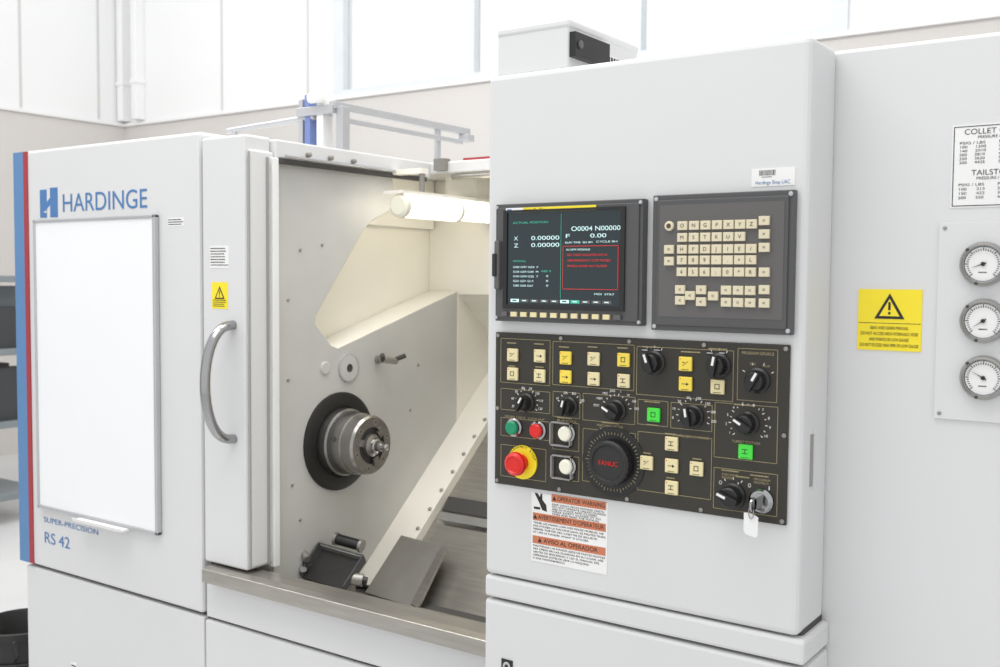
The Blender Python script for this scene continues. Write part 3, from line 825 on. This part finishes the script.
# ---- spec plate
b = MB()
x0 = F(953, 124, YR)[0]; x1 = x0 + .118; z1 = F(953, 126, YR)[1]; z0 = F(953, 208, YR)[1]
b.box(x0, x1, YR - .0012, YR, z0, z1, white)
for a in ((x0 + .002, x1 - .002, z0 + .002, z0 + .0032), (x0 + .002, x1 - .002, z1 - .0032, z1 - .002), (x0 + .002, x0 + .0032, z0 + .002, z1 - .002), (x1 - .0032, x1 - .002, z0 + .002, z1 - .002)):
    b.box(a[0], a[1], YR - .0016, YR, a[2], a[3], ink)
po = b.done('pressure_chart_plate')
text('COLLET CLOSER', x0 + .016, z1 - .014, YR - .0015, ink, po, w=.088, h=.0078)
text('PRESSURE / FORCE', x0 + .034, z1 - .0205, YR - .0015, ink, po, w=.05, h=.0042)
text('TAILSTOCK', x0 + .027, z0 + .046, YR - .0015, ink, po, w=.062, h=.0078)
text('PRESSURE / FORCE', x0 + .034, z0 + .0395, YR - .0015, ink, po, w=.05, h=.0042)
for xa_, v in ((x0 + .010, ('PSIG / LBS', '100     1300', '140     2010', '200     2810', '250     3620', '300     4425')), (x0 + .062, ('PSIG / LBS', '350     5230', '400     6035', '450     6840', '500     7645', '580     8400'))):
    for k, s_ in enumerate(v): text(s_, xa_, z1 - .028 - k * .0056, YR - .0015, ink, po, w=.034, h=.0038)
for xa_, v in ((x0 + .010, ('PSIG / LBS', '100      215', '150      422', '200      550')), (x0 + .062, ('PSIG / LBS', '250      735', '300      980', '400     1310'))):
    for k, s_ in enumerate(v): text(s_, xa_, z0 + .031 - k * .0062, YR - .0015, ink, po, w=.034, h=.0038)
# ---- gauges
b = MB()
gx0 = F(937, 320, YR)[0]; gz1 = F(937, 223, YR)[1]; gz0 = F(937, 418, YR)[1]
b.box(gx0, gx0 + .17, YR - .004, YR - .0002, gz0, gz1, paint2)
for xx in (gx0 + .008, gx0 + .162):
    for zz_ in (gz0 + .008, gz1 - .008): b.rev((xx, YR - .004, zz_), (0, -1, 0), [(.003, 0), (.003, .001), (.001, .0015)], steeld, 10)
b.done('gauge_mounting_plate', None, .001)
for i, (px, py, na) in enumerate(((983, 264, 200), (983, 321, 215), (983, 378, 150))):
    ge = empty('pressure_gauge')
    x, z = F(px, py, YR - .012); yb = YR - .0045; R = .032
    b = MB()
    b.rev((x, yb, z), (0, -1, 0), [(R, 0), (R, .006), (R * .95, .012), (R * .86, .013), (R * .78, .0095), (R * .76, .007)], [gaugem, gaugem, steeld, gaugem, blk2, blk2], 48, cap1=False)
    for k in range(3):
        a = rad(90 + 120 * k + 45); b.rev((x + math.cos(a) * R * .9, yb - .012, z + math.sin(a) * R * .9), (0, -1, 0), [(.0025, 0), (.0025, .002)], seam, 8)
    b.done('bezel', ge)
    b = MB(); b.rev((x, yb, z), (0, -1, 0), [(R * .78, 0), (R * .78, .0072)], white, 40)
    yf = yb - .0075
    for k in range(31):
        a = rad(-45 + 270 * k / 30); c, s2 = math.cos(a), math.sin(a); t0 = R * .60; L_ = R * (.14 if k % 5 == 0 else .08); w3 = .0006
        P = [(x + c * t0 - s2 * w3, yf, z + s2 * t0 + c * w3), (x + c * t0 + s2 * w3, yf, z + s2 * t0 - c * w3), (x + c * (t0 + L_) + s2 * w3, yf, z + s2 * (t0 + L_) - c * w3), (x + c * (t0 + L_) - s2 * w3, yf, z + s2 * (t0 + L_) + c * w3)]
        b.prism(P, (0, .0003, 0), ink)
    a = rad(na); c, s2 = math.cos(a), math.sin(a)
    b.prism([(x - c * R * .15 - s2 * .001, yf - .001, z - s2 * R * .15 + c * .001), (x - c * R * .15 + s2 * .001, yf - .001, z - s2 * R * .15 - c * .001), (x + c * R * .55, yf - .001, z + s2 * R * .55)], (0, -.0006, 0), ink)
    b.rev((x, yf, z), (0, -1, 0), [(.003, 0), (.003, .002)], ink, 12)
    b.lines(x - .006, x + .006, z - .014, z - .010, 1, yf, ink)
    b.done('dial', ge)

# ------------------------------------------------------------------ waste bin and far things
b = MB()
bxx, byy = -3.50, 2.02
b.rev((bxx, byy, 0), (0, 0, 1), [(.115, 0), (.12, .01), (.142, .275), (.155, .277), (.155, .300), (.148, .303), (.140, .29), (.115, .02), (.01, .015)], blk2, 40)
for z in (.09, .18): b.rev((bxx, byy, z), (0, 0, 1), [(.126 + z * .08, 0), (.131 + z * .08, .006), (.126 + z * .08, .012)], blk2, 40, False, False)
b.sweep([(bxx + .155 * math.cos(t), byy - .02 + .155 * math.sin(t) * .3 - .1, .29 - .12 * math.sin(t)) for t in [math.pi * k / 14 for k in range(15)]], .004, blk, ref=(0, 1, 0), seg=8)
b.done('waste_bin')
b = MB(); dk = mat('shelf_dark', (60, 62, 64), 0.5)
gy = mat('shelf_grey', (125, 132, 136), 0.5)
X0, Y0 = -6.6, 3.2
for zz_ in (.15, .6, 1.05, 1.5): b.box(X0 - .5, X0 + .5, Y0, Y0 + .5, zz_, zz_ + .04, gy)
for xx in (X0 - .5, X0 + .46):
    for yy_ in (Y0, Y0 + .46): b.box(xx, xx + .04, yy_, yy_ + .04, 0, 1.7, dk)
for zz_ in (.64, 1.09):
    for k in range(7): b.box(X0 - .46 + k * .13, X0 - .34 + k * .13, Y0 + .02, Y0 + .45, zz_, zz_ + random.uniform(.25, .4), random.choice((dk, blk2, gy)))
b.done('storage_rack', None, .004)

# ------------------------------------------------------------------ light
w = bpy.data.worlds.new('daylight'); sc.world = w; w.use_nodes = True
bg = w.node_tree.nodes['Background']; bg.inputs[0].default_value = (0.98, 0.99, 1.0, 1); bg.inputs[1].default_value = 1.05
def area(name, loc, tgt, sx, sy, e, col=(1, .995, .985)):
    l = bpy.data.lights.new(name, 'AREA'); l.shape = 'RECTANGLE'; l.size = sx; l.size_y = sy; l.energy = e; l.color = col
    o = bpy.data.objects.new(name, l); sc.collection.objects.link(o); o.location = loc
    o.rotation_euler = (Vector(tgt) - Vector(loc)).to_track_quat('-Z', 'Y').to_euler()
area('overhead_fill', (-1.5, 0.4, 4.4), (-1.5, 1.8, 1.0), 3.2, 1.4, 60)  # added fill from front and above, brightens the machine; no real fixture
area('overhead_fill', (-4.5, 1.5, 4.8), (-5.0, 4.4, 2.5), 3.4, 1.2, 110)  # added fill aimed at the back corner to brighten the far walls
area('overhead_fill', (-1.5, 2.3, 4.0), (-1.7, 2.2, 1.0), 1.5, 0.8, 38)  # added fill over the open top to brighten the chamber

# ------------------------------------------------------------------ camera
cam = bpy.data.cameras.new('camera'); co = bpy.data.objects.new('camera', cam); sc.collection.objects.link(co)
cam.sensor_width = 36; cam.lens = 36 * FPX / 1000
co.matrix_world = Matrix.Translation((0, 0, EYE_Z)) @ M.to_4x4()
cam.clip_start = 0.05
cam.dof.use_dof = True; cam.dof.focus_distance = 1.9; cam.dof.aperture_fstop = 7
sc.camera = co
